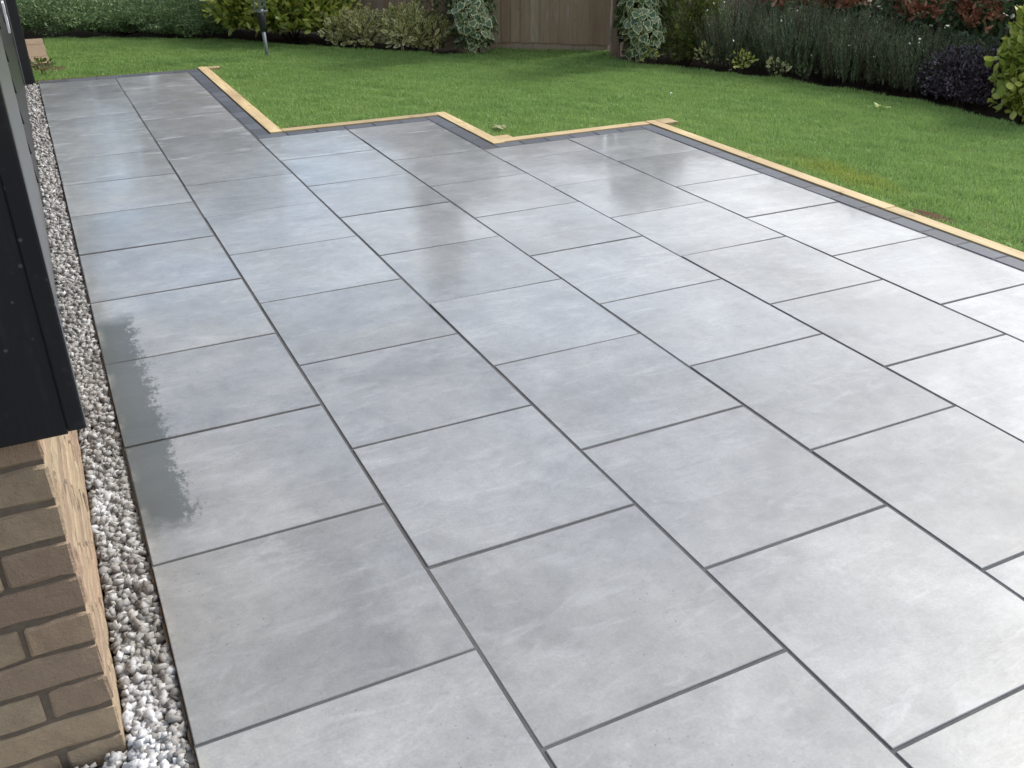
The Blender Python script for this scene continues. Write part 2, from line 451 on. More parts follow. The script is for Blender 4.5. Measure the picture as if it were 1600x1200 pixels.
# bare clay left by the digging along the new timbers
def patch(name, cx, cy, rx, ry, rz, mat, z=-0.022):
    n = 22; bm = bmesh.new(); c = bm.verts.new((0, 0, 0.006)); ring = []
    for i in range(n):
        t = 2 * math.pi * i / n; k = 0.75 + 0.35 * random.random()
        ring.append(bm.verts.new((rx * k * math.cos(t), ry * k * math.sin(t), 0)))
    for i in range(n): bm.faces.new((c, ring[i], ring[(i + 1) % n]))
    o = obj_bm(name, bm, mat, loc=(cx, cy, z), rz=rz)
    return tag(o, kind='structure')
CLAY = [(1.53, 5.10, 0.10, 0.055, 0), (3.91, 1.76, 0.05, 0.15, 0.05), (3.90, 4.02, 0.05, 0.06, 0), (4.02, 1.28, .05, .05, 0), (0.12, 8.36, .16, .12, 0), (.35, 7.75, .45, .05, -.05)]
for c in CLAY: patch('soil_patch', *c, M['clay'])

# ------------------------------------------------------------------ patio
J = 0.6; G = 0.0048
bm = bmesh.new()
for x0, x1, y0, y1 in [(0.003, 1.305, -2.1, 7.655), (1.305, 2.505, -2.1, 4.915), (2.505, 3.712, -2.1, 4.015)]:
    bm_box(x0, x1, y0, y1, -0.07, -0.0032, bm=bm)
patio = tag(obj_bm('patio', bm, M['grout']), kind='structure')
cols = [(0, 0.0, 7.5), (1, 0.3, 7.5), (2, 0.0, 4.8), (3, 0.3, 4.8), (4, 0.0, 3.9), (5, 0.3, 3.9)]
for ci, off, yend in cols:
    x0, x1 = ci * J, (ci + 1) * J
    ys = [y for y in np.arange(-2.1 + (0.3 if off == 0 else 0.0), yend - 0.02, J)]
    ys = [-2.1] + ys if ys[0] > -2.05 else ys
    ys.append(yend)
    for a, b in zip(ys[:-1], ys[1:]):
        w, h = (x1 - x0) / 2 - G, (b - a) / 2 - G
        o = obj_bm('paving_slab', bm_box(-w + random.uniform(-.001, .001), w + random.uniform(-.001, .001), -h + random.uniform(-.001, .001), h + random.uniform(-.001, .001), -0.02, 0, 0.0016, 1), M['slab'], patio,
                   loc=((x0 + x1) / 2, (a + b) / 2, random.uniform(-.0006, .0006)))
        o.rotation_euler = (random.gauss(0, .0022), random.gauss(0, .0022), random.gauss(0, .0007))
def blocks(x0, y0, x1, y1, n=None):
    """a run of 200 x 100 blocks laid end to end; (x0,y0)-(x1,y1) is the centre line"""
    L = math.hypot(x1 - x0, y1 - y0); n = n or max(1, round(L / 0.2)); s = L / n; a = math.atan2(y1 - y0, x1 - x0)
    for i in range(n):
        t = (i + .5) / n
        o = obj_bm('border_block', bm_box(-s / 2 + .0035, s / 2 - .0035, -.048, .048, -.045, 0, .0035, 1), M['block'], patio,
                   loc=(x0 + (x1 - x0) * t, y0 + (y1 - y0) * t, random.uniform(-.0012, .0008)), rz=a)
        o.rotation_euler = (random.gauss(0, .004), random.gauss(0, .003), a + random.gauss(0, .003))
blocks(1.256, 4.866, 1.256, 7.506, 13)
blocks(0.02, 7.557, 1.306, 7.557, 6)
blocks(1.206, 4.856, 2.406, 4.856, 6)
blocks(2.456, 3.96, 2.456, 4.904, 5)
blocks(2.507, 3.956, 3.607, 3.956, 6)
blocks(3.657, -2.1, 3.657, 4.006, 30)
tag(obj_bm('mortar_haunch', bm_box(-.004, .0035, -2.1, 7.6, -.09, -.019, .002), M['haunch'], patio), None)

# ------------------------------------------------------------------ timber edging
def rail(name, x0, y0, x1, y1, w, label, group='pale timber edging rails', z=0.006, cat='edging rail', d=0.10):
    L = math.hypot(x1 - x0, y1 - y0); a = math.atan2(y1 - y0, x1 - x0)
    b = bm_box(0, L, -w / 2, w / 2, -d, 0, .004, 2)
    o = obj_bm(name, b, M['timber'], loc=(x0, y0, z), rz=a)
    return tag(o, label, cat, group)
W = .085
rail('timber_rail', 1.355, 4.922, 1.355, 7.70, W, 'pale timber edging rail running away beside the narrow far arm of the patio')
rail('timber_rail', 1.399, 4.958, 2.512, 4.958, .078, 'pale timber edging rail between the two left inner corners, behind dark blocks')
rail('timber_rail', 2.552, 3.99, 2.552, 4.998, .08, 'short pale timber edging rail at the middle step, running away from the viewer')
rail('timber_rail', 2.593, 4.056, 3.712, 4.056, .078, 'pale timber edging rail along the rear edge of the wide patio part', z=.004)
rail('timber_rail', 3.757, 1.9, 3.757, 4.095, .082, 'pale timber edging rail on the right, from the rear corner to the butt joint')
rail('timber_rail', 3.757, -2.1, 3.757, 1.897, .082, 'greyer timber edging rail on the right, nearest the camera, past the butt joint', z=.004)
rail('timber_peg', 1.399, 7.655, 1.50, 7.655, .075, 'small timber stub at the far end of the far edging rail', 'timber corner stubs', z=.004, cat='timber stub')
rail('timber_peg', 2.594, 4.135, 2.70, 4.135, .078, 'weathered timber stub behind the inner corner of the middle step', 'timber corner stubs', z=0.004, cat='timber stub')
rail('timber_peg', 3.80, 4.035, 3.915, 4.035, .12, 'wide timber stub overhanging the lawn at the outer rear corner', 'timber corner stubs', z=.007, cat='timber stub')

# ------------------------------------------------------------------ house
house = empty('house', (-0.115, 0.08, -0.05))
tag(house, 'house side with buff brick base, grey door and black timber cladding beside gravel', 'house')
WX = -0.115; WY = 0.08
def hpart(name, bm, mat, parent=house, **kw):
    o = obj_bm(name, bm, mat, None, **kw)
    o.parent = parent
    o.matrix_parent_inverse = Matrix.Translation(-Vector(house.location)) if parent is house else Matrix.Identity(4)
    return o
wall = hpart('brick_wall', bm_box(-3.0, WX - .004, WY + .006, 1.98, -.12, .70), M['mortar'])
PITCH = .0775
def brick(x0, x1, y0, y1, z0):
    jx = lambda: random.uniform(-.0025, .0025)
    b = bm_box(x0, x1, y0, y1, z0, z0 + .065)
    big = [e for e in b.edges if e.calc_length() > .08]
    bmesh.ops.subdivide_edges(b, edges=big, cuts=3, use_grid_fill=True)
    hard = [e for e in b.edges if len(e.link_faces) == 2 and e.calc_face_angle(0) > .5]
    bmesh.ops.bevel(b, geom=hard, offset=.004, segments=1, affect='EDGES')
    for v in b.verts: v.co += Vector((random.gauss(0, .0011), random.gauss(0, .0011), random.gauss(0, .0016)))
    o = obj_bm('brick', b, M['brick'], None); o.parent = wall
    o.matrix_parent_inverse = Matrix.Identity(4)
    return o
for i in range(-2, 8):
    z0 = .102 + i * PITCH
    head = (i % 2 == 0)
    d = random.uniform(-.002, .002)
    if head: brick(WX - .1045 + d, WX, WY + d, WY + .215, z0); xl = WX - .1045; yl = WY + .215
    else: brick(WX - .215, WX + d * .5, WY + d, WY + .1045, z0); xl = WX - .215; yl = WY + .1045
    x = xl - .011
    for _ in range(4):
        brick(x - .213, x, WY + random.uniform(-.002, .002), WY + .06, z0 + random.uniform(-.0015, .0015)); x -= .2245
    y = yl + .011
    while y < 1.9:
        y2 = min(y + .213, 1.975)
        brick(WX - .06, WX + random.uniform(-.003, .002), y, y2, z0 + random.uniform(-.0015, .0015)); y = y2 + .011
# upper clad wall above the plinth (set behind the overhanging end panel)
def boards(x, y0, y1, z0, z1, h=.15):
    z = z0
    while z < z1:
        b = bmesh.new()
        ztop = min(z + h, z1)
        P = [(x - .03, z), (x + .0, z), (x - .014, ztop + .0), (x - .03, ztop)]
        va = [b.verts.new((px, y0, pz)) for px, pz in P]; vb = [b.verts.new((px, y1, pz)) for px, pz in P]
        b.faces.new(va); b.faces.new(vb[::-1])
        for i in range(4): b.faces.new((va[i], va[(i + 1) % 4], vb[(i + 1) % 4], vb[i]))
        hpart('weatherboard', b, M['black']); z += h
boards(WX + .0, .09, 1.98, .705, 2.55)
hpart('upper_wall', bm_box(-3.0, WX - .034, .12, 1.98, .703, 2.55), M['black'])
# overhanging end panel
pan = hpart('end_panel', bm_box(-1.2, -.0702, .033, .075, .705, 2.5, .003, 2), M['black'])
hpart('corner_trim', bm_box(-.0705, -.043, .028, .074, .7115, 2.5, .003, 2), M['blackgloss'])
# grey door section
hpart('door', bm_box(-.35, WX + .004, 2.0, 3.93, -.06, 2.2, .006), M['grey'])
hpart('door_lintel', bm_box(-.35, WX + .0, 1.99, 4.0, 2.205, 2.55, .006), M['black'])
# black cladding down to the gravel
hpart('rear_wall', bm_box(-3.0, WX - .034, 3.945, 7.58, -.12, 2.55), M['black'])
boards(WX + .012, 3.94, 7.58, -.05, 2.55)
hpart('corner_post', bm_box(-.118, -.022, 7.60, 7.72, -.08, 2.6, .006), M['black'])
hpart('post_lit_edge', bm_box(WX + .004, WX + .02, 7.575, 7.598, -.06, 2.55, .004), M['grey'])  # light catching the black corner's edge, painted as a thin grey strip
hpart('far_wing', bm_box(-3.0, -.121, 7.60, 10.0, -.12, 2.55), M['black'])
b = bmesh.new()
P = [(-3.2, 2.56), (.12, 2.56), (.12, 2.66), (-3.2, 3.9)]
va = [b.verts.new((px, -.05, pz)) for px, pz in P]; vb = [b.verts.new((px, 10.3, pz)) for px, pz in P]
b.faces.new(va); b.faces.new(vb[::-1])
for i in range(4): b.faces.new((va[i], va[(i + 1) % 4], vb[(i + 1) % 4], vb[i]))
hpart('roof', b, M['roof'])
# white two-lobed wall fixture on the rear cladding
b = bmesh.new()
outline = [(0, -.06), (.10, -.05), (.20, -.03), (.24, .0), (.18, .025), (.10, .03), (.07, .045), (.16, .06), (.21, .085), (.16, .11), (.06, .115), (0, .11)]
va = [b.verts.new((WX + .018, 5.35 + u, .72 + v)) for u, v in outline]; vb = [b.verts.new((WX + .030, 5.35 + u, .72 + v)) for u, v in outline]
b.faces.new(va); b.faces.new(vb[::-1])
for i in range(len(va)): b.faces.new((va[i], va[(i + 1) % len(va)], vb[(i + 1) % len(va)], vb[i]))
o = obj_bm('wall_fixture', b, M['white'])
tag(o, 'white two-lobed fixture on the black cladding at the top left', 'wall fixture')

# ------------------------------------------------------------------ gravel
def stones():
    bv = np.array([(x, y, z) for x in (-1, 1) for y in (-1, 1) for z in (-1, 1)], dtype=float) * .72
    bf = np.array([(0, 1, 3), (0, 3, 2), (4, 6, 7), (4, 7, 5), (0, 4, 5), (0, 5, 1), (2, 3, 7), (2, 7, 6), (0, 2, 6), (0, 6, 4), (1, 5, 7), (1, 7, 3)])
    A = []
    def lay(n, x0, x1, y0, y1, z, zj, s0, s1):
        P = np.c_[RNG.uniform(x0, x1, n), RNG.uniform(y0, y1, n), z + RNG.normal(0, zj, n), RNG.uniform(s0, s1, n)]
        A.append(P)
    for (y0, y1, dens, s) in ((-.25, 1.2, 1.0, 1.0), (1.2, 3.5, .95, 1.0), (3.5, 7.56, .85, 1.05)):
        area = .112 * (y1 - y0)
        for z in (-.045, -.034, -.026, -.022):
            lay(int(area * 5000 * dens), WX + .006, -.006, y0, y1, z, .005, .0062 * s, .0125 * s)
    area = .9 * .33
    for z in (-.045, -.033, -.024): lay(int(area * 4300), -.95, -.014, -.26, .07, z, .004, .006, .0135)
    P = np.concatenate(A); n = len(P)
    sc = P[:, 3:4] * np.exp(RNG.normal(0, .22, (n, 3)))
    V = bv[None] * (1 + RNG.normal(0, .10, (n, 8, 1))) + RNG.normal(0, .15, (n, 8, 3))
    V = V * sc[:, None, :] * np.array([1.25, .95, .72])
    q = RNG.normal(size=(n, 4)); q /= np.linalg.norm(q, axis=1)[:, None]
    w, x, y, z = q.T
    Rm = np.stack([np.stack([1 - 2 * (y * y + z * z), 2 * (x * y - w * z), 2 * (x * z + w * y)], -1),
                   np.stack([2 * (x * y + w * z), 1 - 2 * (x * x + z * z), 2 * (y * z - w * x)], -1),
                   np.stack([2 * (x * z - w * y), 2 * (y * z + w * x), 1 - 2 * (x * x + y * y)], -1)], 1)
    V = np.einsum('nij,nkj->nki', Rm, V) + P[:, None, :3]
    F = (bf[None] + (np.arange(n) * 8)[:, None, None]).reshape(-1, 3)
    # freshly tipped whiter chips near the wall corner
    d1 = np.exp(-(((P[:, 0] + .085) / .035) ** 2 + ((P[:, 1] - .10) / .16) ** 2))
    d2 = np.exp(-(((P[:, 0] + .085) / .03) ** 2 + ((P[:, 1] - .95) / .14) ** 2)) * .6
    d3 = np.exp(-((P[:, 1] + .08) / .12) ** 2) * (P[:, 0] < -.03) * .75
    t = np.clip(np.maximum(np.maximum(d1, d2), d3) * 1.3 + RNG.normal(0, .2, n), 0, 1) * (RNG.random(n) < .85)
    t = np.maximum(t, (RNG.random(n) < .03) * .7)
    o = mesh_np('gravel', V.reshape(-1, 3), F, M['gravel'], attr=np.repeat(t, 8))
    return tag(o, 'strip of pale grey and white stone chips between house wall and patio', 'gravel', kind='stuff')
stones()
tag(obj_bm('gravel_bed', bm_box(-1.0, -.004, -2.1, 7.58, -.1, -.05), M['soil']), kind='structure')

# ------------------------------------------------------------------ grass
def grass():
    n = 950000
    X = RNG.uniform(-.02, 6.6, n); Y = RNG.uniform(-1.8, 10.5, n)
    ok = inside(LAWN, X, Y)
    ok &= ~((X < .15) & (Y > 8.45))
    ok &= ~((Y < .2) & (RNG.random(n) < .6))
    for cx, cy, rx, ry, rz in CLAY:
        dd = ((X - cx) / rx) ** 2 + ((Y - cy) / ry) ** 2
        ok &= ~((dd < RNG.uniform(.4, 1.1, n)) & (RNG.random(n) < .93))
    X, Y = X[ok], Y[ok]; n = len(X)
    # tufty patches
    tuft = (np.sin(X * 9.1 + np.sin(Y * 6.3) * 2) * np.sin(Y * 8.3 + np.sin(X * 5.2) * 2) + np.sin(X * 23 + Y * 17) * .4)
    h = RNG.uniform(.016, .034, n) * (1 + .22 * tuft)
    edge = ((X > 3.8) & (X < 3.85)) | ((X > 2.6) & (X < 2.64) & (Y > 4.1)) | ((X > 1.4) & (X < 1.44) & (Y > 5)) | ((Y > 4.1) & (Y < 4.14) & (X > 2.6)) | ((Y > 5) & (Y < 5.04))
    h = np.where(edge, h * RNG.uniform(.9, 1.7, n), h)
    a = RNG.uniform(0, 2 * np.pi, n); lean = RNG.uniform(.1, 1.0, n)
    la = RNG.uniform(0, 2 * np.pi, n) 
    w = RNG.uniform(.0012, .0027, n)
    base = np.c_[X, Y, np.full(n, -.028) + .004 * tuft]
    side = np.c_[np.cos(a), np.sin(a), np.zeros(n)] * w[:, None]
    ld = np.c_[np.cos(la), np.sin(la), np.zeros(n)]
    up = np.array([0, 0, 1.0])
    mid = base + ld * (h * lean * .3)[:, None] + up * (h * .6)[:, None]
    tip = base + ld * (h * lean)[:, None] + up * (h * (1.05 - .35 * lean))[:, None]
    V = np.stack([base - side, base + side, mid + side * .8, mid - side * .8, tip], 1)
    idx = np.arange(n)[:, None] * 5
    F = np.concatenate([idx + [0, 1, 2], idx + [0, 2, 3], idx + [3, 2, 4]])
    dy = np.exp(-(((X - 4.05) / .13) ** 2 + ((Y - 2.55) / .42) ** 2) ** 1.5) * .75 + np.exp(-(((X - 2.62) / .12) ** 2 + ((Y - 4.22) / .06) ** 2)) * .5
    dy = np.clip(dy * .75 + (RNG.random(n) < .006) * .35, 0, 1)
    o = mesh_np('grass', V.reshape(-1, 3), F, M['grass'], attr=np.repeat(dy, 5))
    tag(o, 'short green mown lawn grass around the patio', 'grass', kind='stuff')
grass()

# ------------------------------------------------------------------ plants
def leaf_template(kind):
    if kind == 'oval':
        pts = [(0, 0), (.42, .28), (.5, .55), (.3, .82), (0, 1.0), (-.3, .82), (-.5, .55), (-.42, .28)]
    elif kind == 'ivy':
        pts = [(0, .05), (.38, -.04), (.55, .25), (.42, .55), (.22, .72), (0, 1.0), (-.22, .72), (-.42, .55), (-.55, .25), (-.38, -.04)]
    elif kind == 'long':
        pts = [(0, 0), (.4, .3), (.45, .6), (0, 1.0), (-.45, .6), (-.4, .3)]
    else:
        pts = [(-.5, 0), (.5, 0), (.35, .6), (0, 1.0), (-.35, .6)]
    c = (0, .45)
    V = [(c[0], c[1], 0.0)] + [(x, y, -.22 * abs(x) - .12 * (y - .45) ** 2 + .10 * abs(x)) for x, y in pts]
    n = len(pts)
    F = [(0, 1 + i, 1 + (i + 1) % n) for i in range(n)]
    return np.array(V), np.array(F), np.array([0.0] + [1.0] * n)

def leaves(name, C, D, N, L, ratio, kind, mat, parent):
    """C centres, D leaf axis, N face normal, L lengths"""
    tv, tf, tr = leaf_template(kind)
    D = D / (np.linalg.norm(D, axis=1)[:, None] + 1e-9)
    N = N - (N * D).sum(1)[:, None] * D; N /= (np.linalg.norm(N, axis=1)[:, None] + 1e-9)
    S = np.cross(D, N)
    n, k = len(C), len(tv)
    r = np.broadcast_to(np.asarray(ratio, dtype=float), (n,))
    V = C[:, None] + (S[:, None] * (tv[None, :, 0:1] * r[:, None, None]) + D[:, None] * tv[None, :, 1:2] + N[:, None] * tv[None, :, 2:3] * r[:, None, None]) * L[:, None, None]
    F = (tf[None] + (np.arange(n) * k)[:, None, None]).reshape(-1, 3)
    o = mesh_np(name, V.reshape(-1, 3), F, mat, None, rim=np.tile(tr, n))
    o.parent = parent
    o.matrix_parent_inverse = Matrix.Translation(-Vector(parent.location))
    return o

def unit(n):
    v = RNG.normal(size=(n, 3)); return v / np.linalg.norm(v, axis=1)[:, None]

def lumps(n, k=9, amp=.25):
    """random smooth radial noise on directions n"""
    r = np.ones(len(n))
    for i in range(k):
        d = unit(1)[0]; f = RNG.uniform(2.5, 6); ph = RNG.uniform(0, 6.28)
        r += amp / k ** .5 * np.sin(f * (n @ d) * 2 + ph)
    return r

def blob_points(n, c, rad, depth=.4, zmin=.0, amp=.25, power=2.0):
    u = unit(n)
    r = lumps(u, 9, amp) * (1 - depth * RNG.random(n) ** power)
    P = np.array(c) + u * np.array(rad) * r[:, None]
    ok = P[:, 2] > zmin
    return P[ok], u[ok]

def stems(parent, base, top_pts, mat, r0=.015, name='branches'):
    specs = []
    for t in top_pts:
        b = Vector(base) + Vector((random.uniform(-.04, .04), random.uniform(-.04, .04), -.05)); t = Vector(t)
        m = b.lerp(t, .5) + Vector((random.uniform(-.05, .05), random.uniform(-.05, .05), .03))
        specs.append(([b, m, t], [r0, r0 * .7, r0 * .25]))
    o = tubes(name, specs, mat, None, 5)
    o.parent = parent; o.matrix_parent_inverse = Matrix.Translation(-Vector(parent.location))
    return o

def shrub(name, c, rad, n, L, ratio, kind, mat, label, cat='shrub', group=None, depth=.45, amp=.25, updir=.5, zmin=0.0, zoff=None, jit=.7, lobes=None, stem=True):
    base = (c[0], c[1], -.05)
    root = empty(name, base); tag(root, label, cat, group)
    Ps, Us = [], []
    lobes = lobes or [(0, 0, 0, 1.0)]
    tot = sum(l[3] ** 2 for l in lobes)
    for lx, ly, lz, s in lobes:
        P, U = blob_points(int(n * s * s / tot), (c[0] + lx, c[1] + ly, c[2] + lz), [r * s for r in rad], depth, zmin, amp)
        Ps.append(P); Us.append(U)
    P = np.concatenate(Ps); U = np.concatenate(Us); m = len(P)
    D = U * .6 + unit(m) * jit + np.array([0, 0, updir])
    N = U * .5 + unit(m) * .45 + np.array([0, 0, .6])
    leaves('foliage', P, D, N, RNG.uniform(L[0], L[1], m), ratio, kind, mat, root)
    if stem:
        tops = [P[i] * .85 + np.array(c) * .15 for i in RNG.integers(0, m, 9)]
        stems(root, base, tops, M['bark'], .012)
    return root

M['hedge'] = leaf_mat('hedge_leaf', [(0, (.08, .14, .05)), (.6, (.15, .235, .085)), (1, (.25, .33, .145))], .5, .25)
M['laurel'] = leaf_mat('golden_leaf', [(0, (.13, .19, .03)), (.45, (.27, .33, .05)), (.8, (.50, .52, .11)), (1, (.72, .68, .26))], .32, .28)
M['euon'] = leaf_mat('variegated_shrub_leaf', [(0, (.10, .15, .045)), (.6, (.20, .225, .06)), (1, (.38, .34, .09))], .4, .22, rim=(.72, .68, .34), rimpos=(.5, .85))
M['dark'] = leaf_mat('dark_evergreen_leaf', [(0, (0.034, 0.060, 0.019)), (.7, (0.066, 0.104, 0.030)), (1, (0.140, 0.169, 0.053))], .5, .15)
M['ivy'] = leaf_mat('variegated_ivy_leaf', [(0, (0.043, 0.088, 0.039)), (.6, (0.088, 0.146, 0.066)), (1, (0.195, 0.244, 0.137))], .35, .15, rim=(.66, .66, .36), rimpos=(.72, .98))
M['conifer'] = leaf_mat('golden_conifer', [(0, (0.048, 0.077, 0.019)), (.6, (0.106, 0.144, 0.031)), (1, (0.307, 0.326, 0.067))], .5, .2)
M['rosemary'] = leaf_mat('rosemary_needle', [(0, (.058, .085, .038)), (.6, (.115, .155, .075)), (1, (.21, .245, .14))], .5, .15)
M['phot'] = leaf_mat('photinia_green', [(0, (0.048, 0.086, 0.038)), (.6, (0.086, 0.144, 0.061)), (1, (0.192, 0.240, 0.115))], .35, .15)
M['photred'] = leaf_mat('photinia_red', [(0, (.20, .065, .034)), (.6, (.36, .14, .075)), (1, (.50, .28, .17))], .35, .2)
M['purple'] = leaf_mat('purple_leaf', [(0, (0.032, 0.022, 0.032)), (.6, (0.064, 0.040, 0.058)), (1, (0.154, 0.126, 0.154))], .3, .1)
M['lime'] = leaf_mat('lime_leaf', [(0, (0.150, 0.210, 0.030)), (.5, (0.300, 0.360, 0.060)), (1, (0.570, 0.600, 0.150))], .4, .3)
M['straw'] = leaf_mat('straw', [(0, (.26, .25, .12)), (1, (.45, .42, .24))], .7, .2)
M['petal'] = leaf_mat('pale_petal', [(0, (.75, .75, .68)), (1, (.85, .82, .7))], .5, .2)

# clipped low hedge at the far left
hroot = empty('clipped_hedge', (1.0, 10.5, -.05))
tag(hroot, 'low clipped blue-green hedge along the far left edge of the lawn', 'hedge')
Ps, Us = [], []
for i in range(15):
    t = i / 14
    cx, cy = -.75 + 2.75 * t, 11.6 - 1.50 * t + random.uniform(-.05, .05)
    P, U = blob_points(6500, (cx, cy, .15), (.40, .60 + random.uniform(-.08, .06), .165 + random.uniform(-.035, .045)), .25, .015, .24)
    Ps.append(P); Us.append(U)
P = np.concatenate(Ps); U = np.concatenate(Us); m = len(P)
leaves('foliage', P, U * .5 + unit(m) * .7 + np.array([0, 0, .35]), U * .6 + unit(m) * .5 + np.array([0, 0, .4]), RNG.uniform(.014, .03, m), .55, 'quad', M['hedge'], hroot)
stems(hroot, (1.0, 10.6, 0), [P[j] for j in RNG.integers(0, m, 14)], M['bark'], .01)

shrub('golden_shrub', (2.62, 9.30, .38), (.52, .46, .36), 6500, (.065, .11), .42, 'oval', M['laurel'],
      'large glossy yellow-green shrub behind the rotary dryer', amp=.22, zmin=.11,
      lobes=[(0, 0, .08, 1.0), (-.36, .26, .0, .85), (.18, -.38, -.08, .7), (-.14, -.12, -.08, .8), (-.02, -.28, -.10, .7), (-.45, .05, -.08, .7)])
shrub('variegated_shrub', (3.12, 8.44, .13), (.25, .2, .18), 900, (.045, .08), .42, 'oval', M['euon'],
      'low yellow-edged shrub between the large golden shrub and its taller neighbour', group='low variegated shrubs', lobes=[(0, 0, 0, 1), (-.18, .12, -.01, .8)])
shrub('variegated_shrub', (3.50, 8.10, .15), (.28, .22, .20), 1300, (.045, .085), .42, 'oval', M['euon'],
      'rounded cream-edged shrub just left of the dark evergreen', group='low variegated shrubs', lobes=[(0, 0, 0, 1), (.16, -.16, -.04, .75), (-.06, .05, .08, .6)])
shrub('dark_evergreen', (4.02, 8.05, .55), (.34, .34, .68), 9000, (.022, .045), .4, 'long', M['dark'],
      'dark evergreen shrub standing left of the ivy-clad post, against the fence', amp=.2, lobes=[(0, 0, 0, 1.0), (-.12, .1, -.2, .8), (.1, .2, .35, .7)])

def ivy_post(px, py, rad, htop, n, plabel, ilabel):
    o = hpost = obj_bm('ivy_support_post', bm_box(-.04, .04, -.04, .04, -.1, htop - .05, .005), M['post'], loc=(px, py, 0), rz=.6)
    tag(o, plabel, 'post', 'posts carrying ivy')
    root = empty('variegated_ivy', (px, py, -.03)); tag(root, ilabel, 'ivy', 'ivy on posts')
    a = RNG.uniform(0, 2 * np.pi, n); z = RNG.uniform(.06, htop, n)
    rr = rad * (1 + .22 * np.sin(a * 3 + z * 5) + .18 * np.sin(z * 11 + a)) * (.62 + .38 * RNG.random(n) ** .5) * np.where(z < .18, .75, 1)
    U = np.c_[np.cos(a), np.sin(a), np.zeros(n)]
    P = np.c_[px + rr * np.cos(a), py + rr * np.sin(a), z]
    leaves('foliage', P, U * .35 + unit(n) * .45 + np.array([0, 0, -.75]), U + unit(n) * .4 + np.array([0, 0, .25]), RNG.uniform(.04, .095, n), .95, 'ivy', M['ivy'], root)
    sp = []
    for i in range(4):
        t0 = random.uniform(0, 6.28); pts = [(px + .07 * math.cos(t0 + k * .5), py + .07 * math.sin(t0 + k * .5), -.05 + k * htop / 7) for k in range(7)]
        sp.append((pts, [.008] * 7))
    s = tubes('vine_stems', sp, M['bark'], None, 5); s.parent = root; s.matrix_parent_inverse = Matrix.Translation(-Vector(root.location))
ivy_post(3.93, 7.47, .20, 1.45, 1500, 'wooden post inside the ivy left of the fence panel', 'cream-edged ivy column left of the bare fence panel')
ivy_post(5.14, 6.33, .20, 1.45, 1500, 'wooden post showing at the foot of the right-hand ivy', 'cream-edged ivy column right of the bare fence panel')
# thin darker ivy growth on the fence post
root = empty('dark_ivy', (5.22, 6.66, -.03)); tag(root, 'darker ivy clump between the fence end post and the right-hand ivy column', 'ivy')
P, U = blob_points(420, (5.22, 6.62, .50), (.15, .15, .45), .5, .1, .2)
leaves('foliage', P, U * .3 + unit(len(P)) * .5 + np.array([0, 0, -.6]), U + unit(len(P)) * .4, RNG.uniform(.04, .075, len(P)), .95, 'ivy', M['dark'], root)
stems(root, (5.22, 6.66, 0), [(5.2, 6.6, .6), (5.25, 6.63, .8), (5.2, 6.65, .4)], M['bark'], .008)

shrub('golden_conifer', (5.56, 6.22, .32), (.26, .26, .46), 14000, (.025, .06), .16, 'quad', M['conifer'],
      'feathery olive conifer right of the ivy column', amp=.25, lobes=[(0, 0, 0, 1), (.12, -.15, -.08, .7)])

# rosemary: upright needle-clad sprigs
def rosemary(cx, cy, rx, ry, h, n, label, group='rosemary bushes in the right bed'):
    root = empty('rosemary_bush', (cx, cy, -.05)); tag(root, label, 'shrub', group)
    Cs, Ds, Ns, Ls = [], [], [], []; sp = []
    for i in range(n):
        a = random.uniform(0, 6.283); q = math.sqrt(random.random())
        bx, by = cx + rx * q * math.cos(a), cy + ry * q * math.sin(a)
        top = h * (1 - .35 * q * q) * random.uniform(.75, 1.08)
        L = random.uniform(.22, .42)
        z0 = max(.0, random.uniform(0, max(.02, top - L)))
        if random.random() < .45: z0 = max(0, top - L)
        lean = Vector((math.cos(a) * q * .35 + random.gauss(0, .12), math.sin(a) * q * .35 + random.gauss(0, .12), 1)).normalized()
        k = int(L / .0095)
        t = np.linspace(0, 1, k)
        C = np.array([bx, by, z0]) + np.outer(t * L, np.array(lean))
        d = unit(k); d[:, 2] = np.abs(d[:, 2]) * .6 + .7
        Cs.append(C); Ds.append(d); Ns.append(unit(k)); Ls.append(RNG.uniform(.022, .036, k) * (1 - .45 * t))
        if i % 4 == 0: sp.append(([(bx, by, z0 - .05), tuple(Vector((bx, by, z0)) + lean * L)], [.0035, .0015]))
    leaves('foliage', np.concatenate(Cs), np.concatenate(Ds), np.concatenate(Ns), np.concatenate(Ls), .20, 'quad', M['rosemary'], root)
    s = tubes('stems', sp, M['bark'], None, 4); s.parent = root; s.matrix_parent_inverse = Matrix.Translation(-Vector(root.location))
    nf = 7
    Pf = np.c_[cx + RNG.uniform(-rx, rx, nf) * .8 - .1, cy + RNG.uniform(-ry, ry, nf) * .8 - .1, RNG.uniform(.15, h, nf)]
    leaves('flowers', Pf, unit(nf), unit(nf), np.full(nf, .02), .8, 'quad', M['petal'], root)
rosemary(5.78, 5.75, .30, .30, .62, 620, 'dark rosemary bush next to the olive conifer, at the left end of the row')
rosemary(6.06, 5.22, .34, .34, .62, 750, 'tall grey-green rosemary bush, second in the row from the ivy column')
rosemary(6.26, 4.68, .34, .34, .60, 750, 'tall grey-green rosemary bush in the middle of the right bed')
rosemary(6.42, 4.22, .30, .30, .47, 600, 'shorter rosemary bush beside the dark purple shrub')
rosemary(6.70, 3.92, .30, .28, .42, 480, 'low rosemary bush partly hidden behind the dark purple shrub')

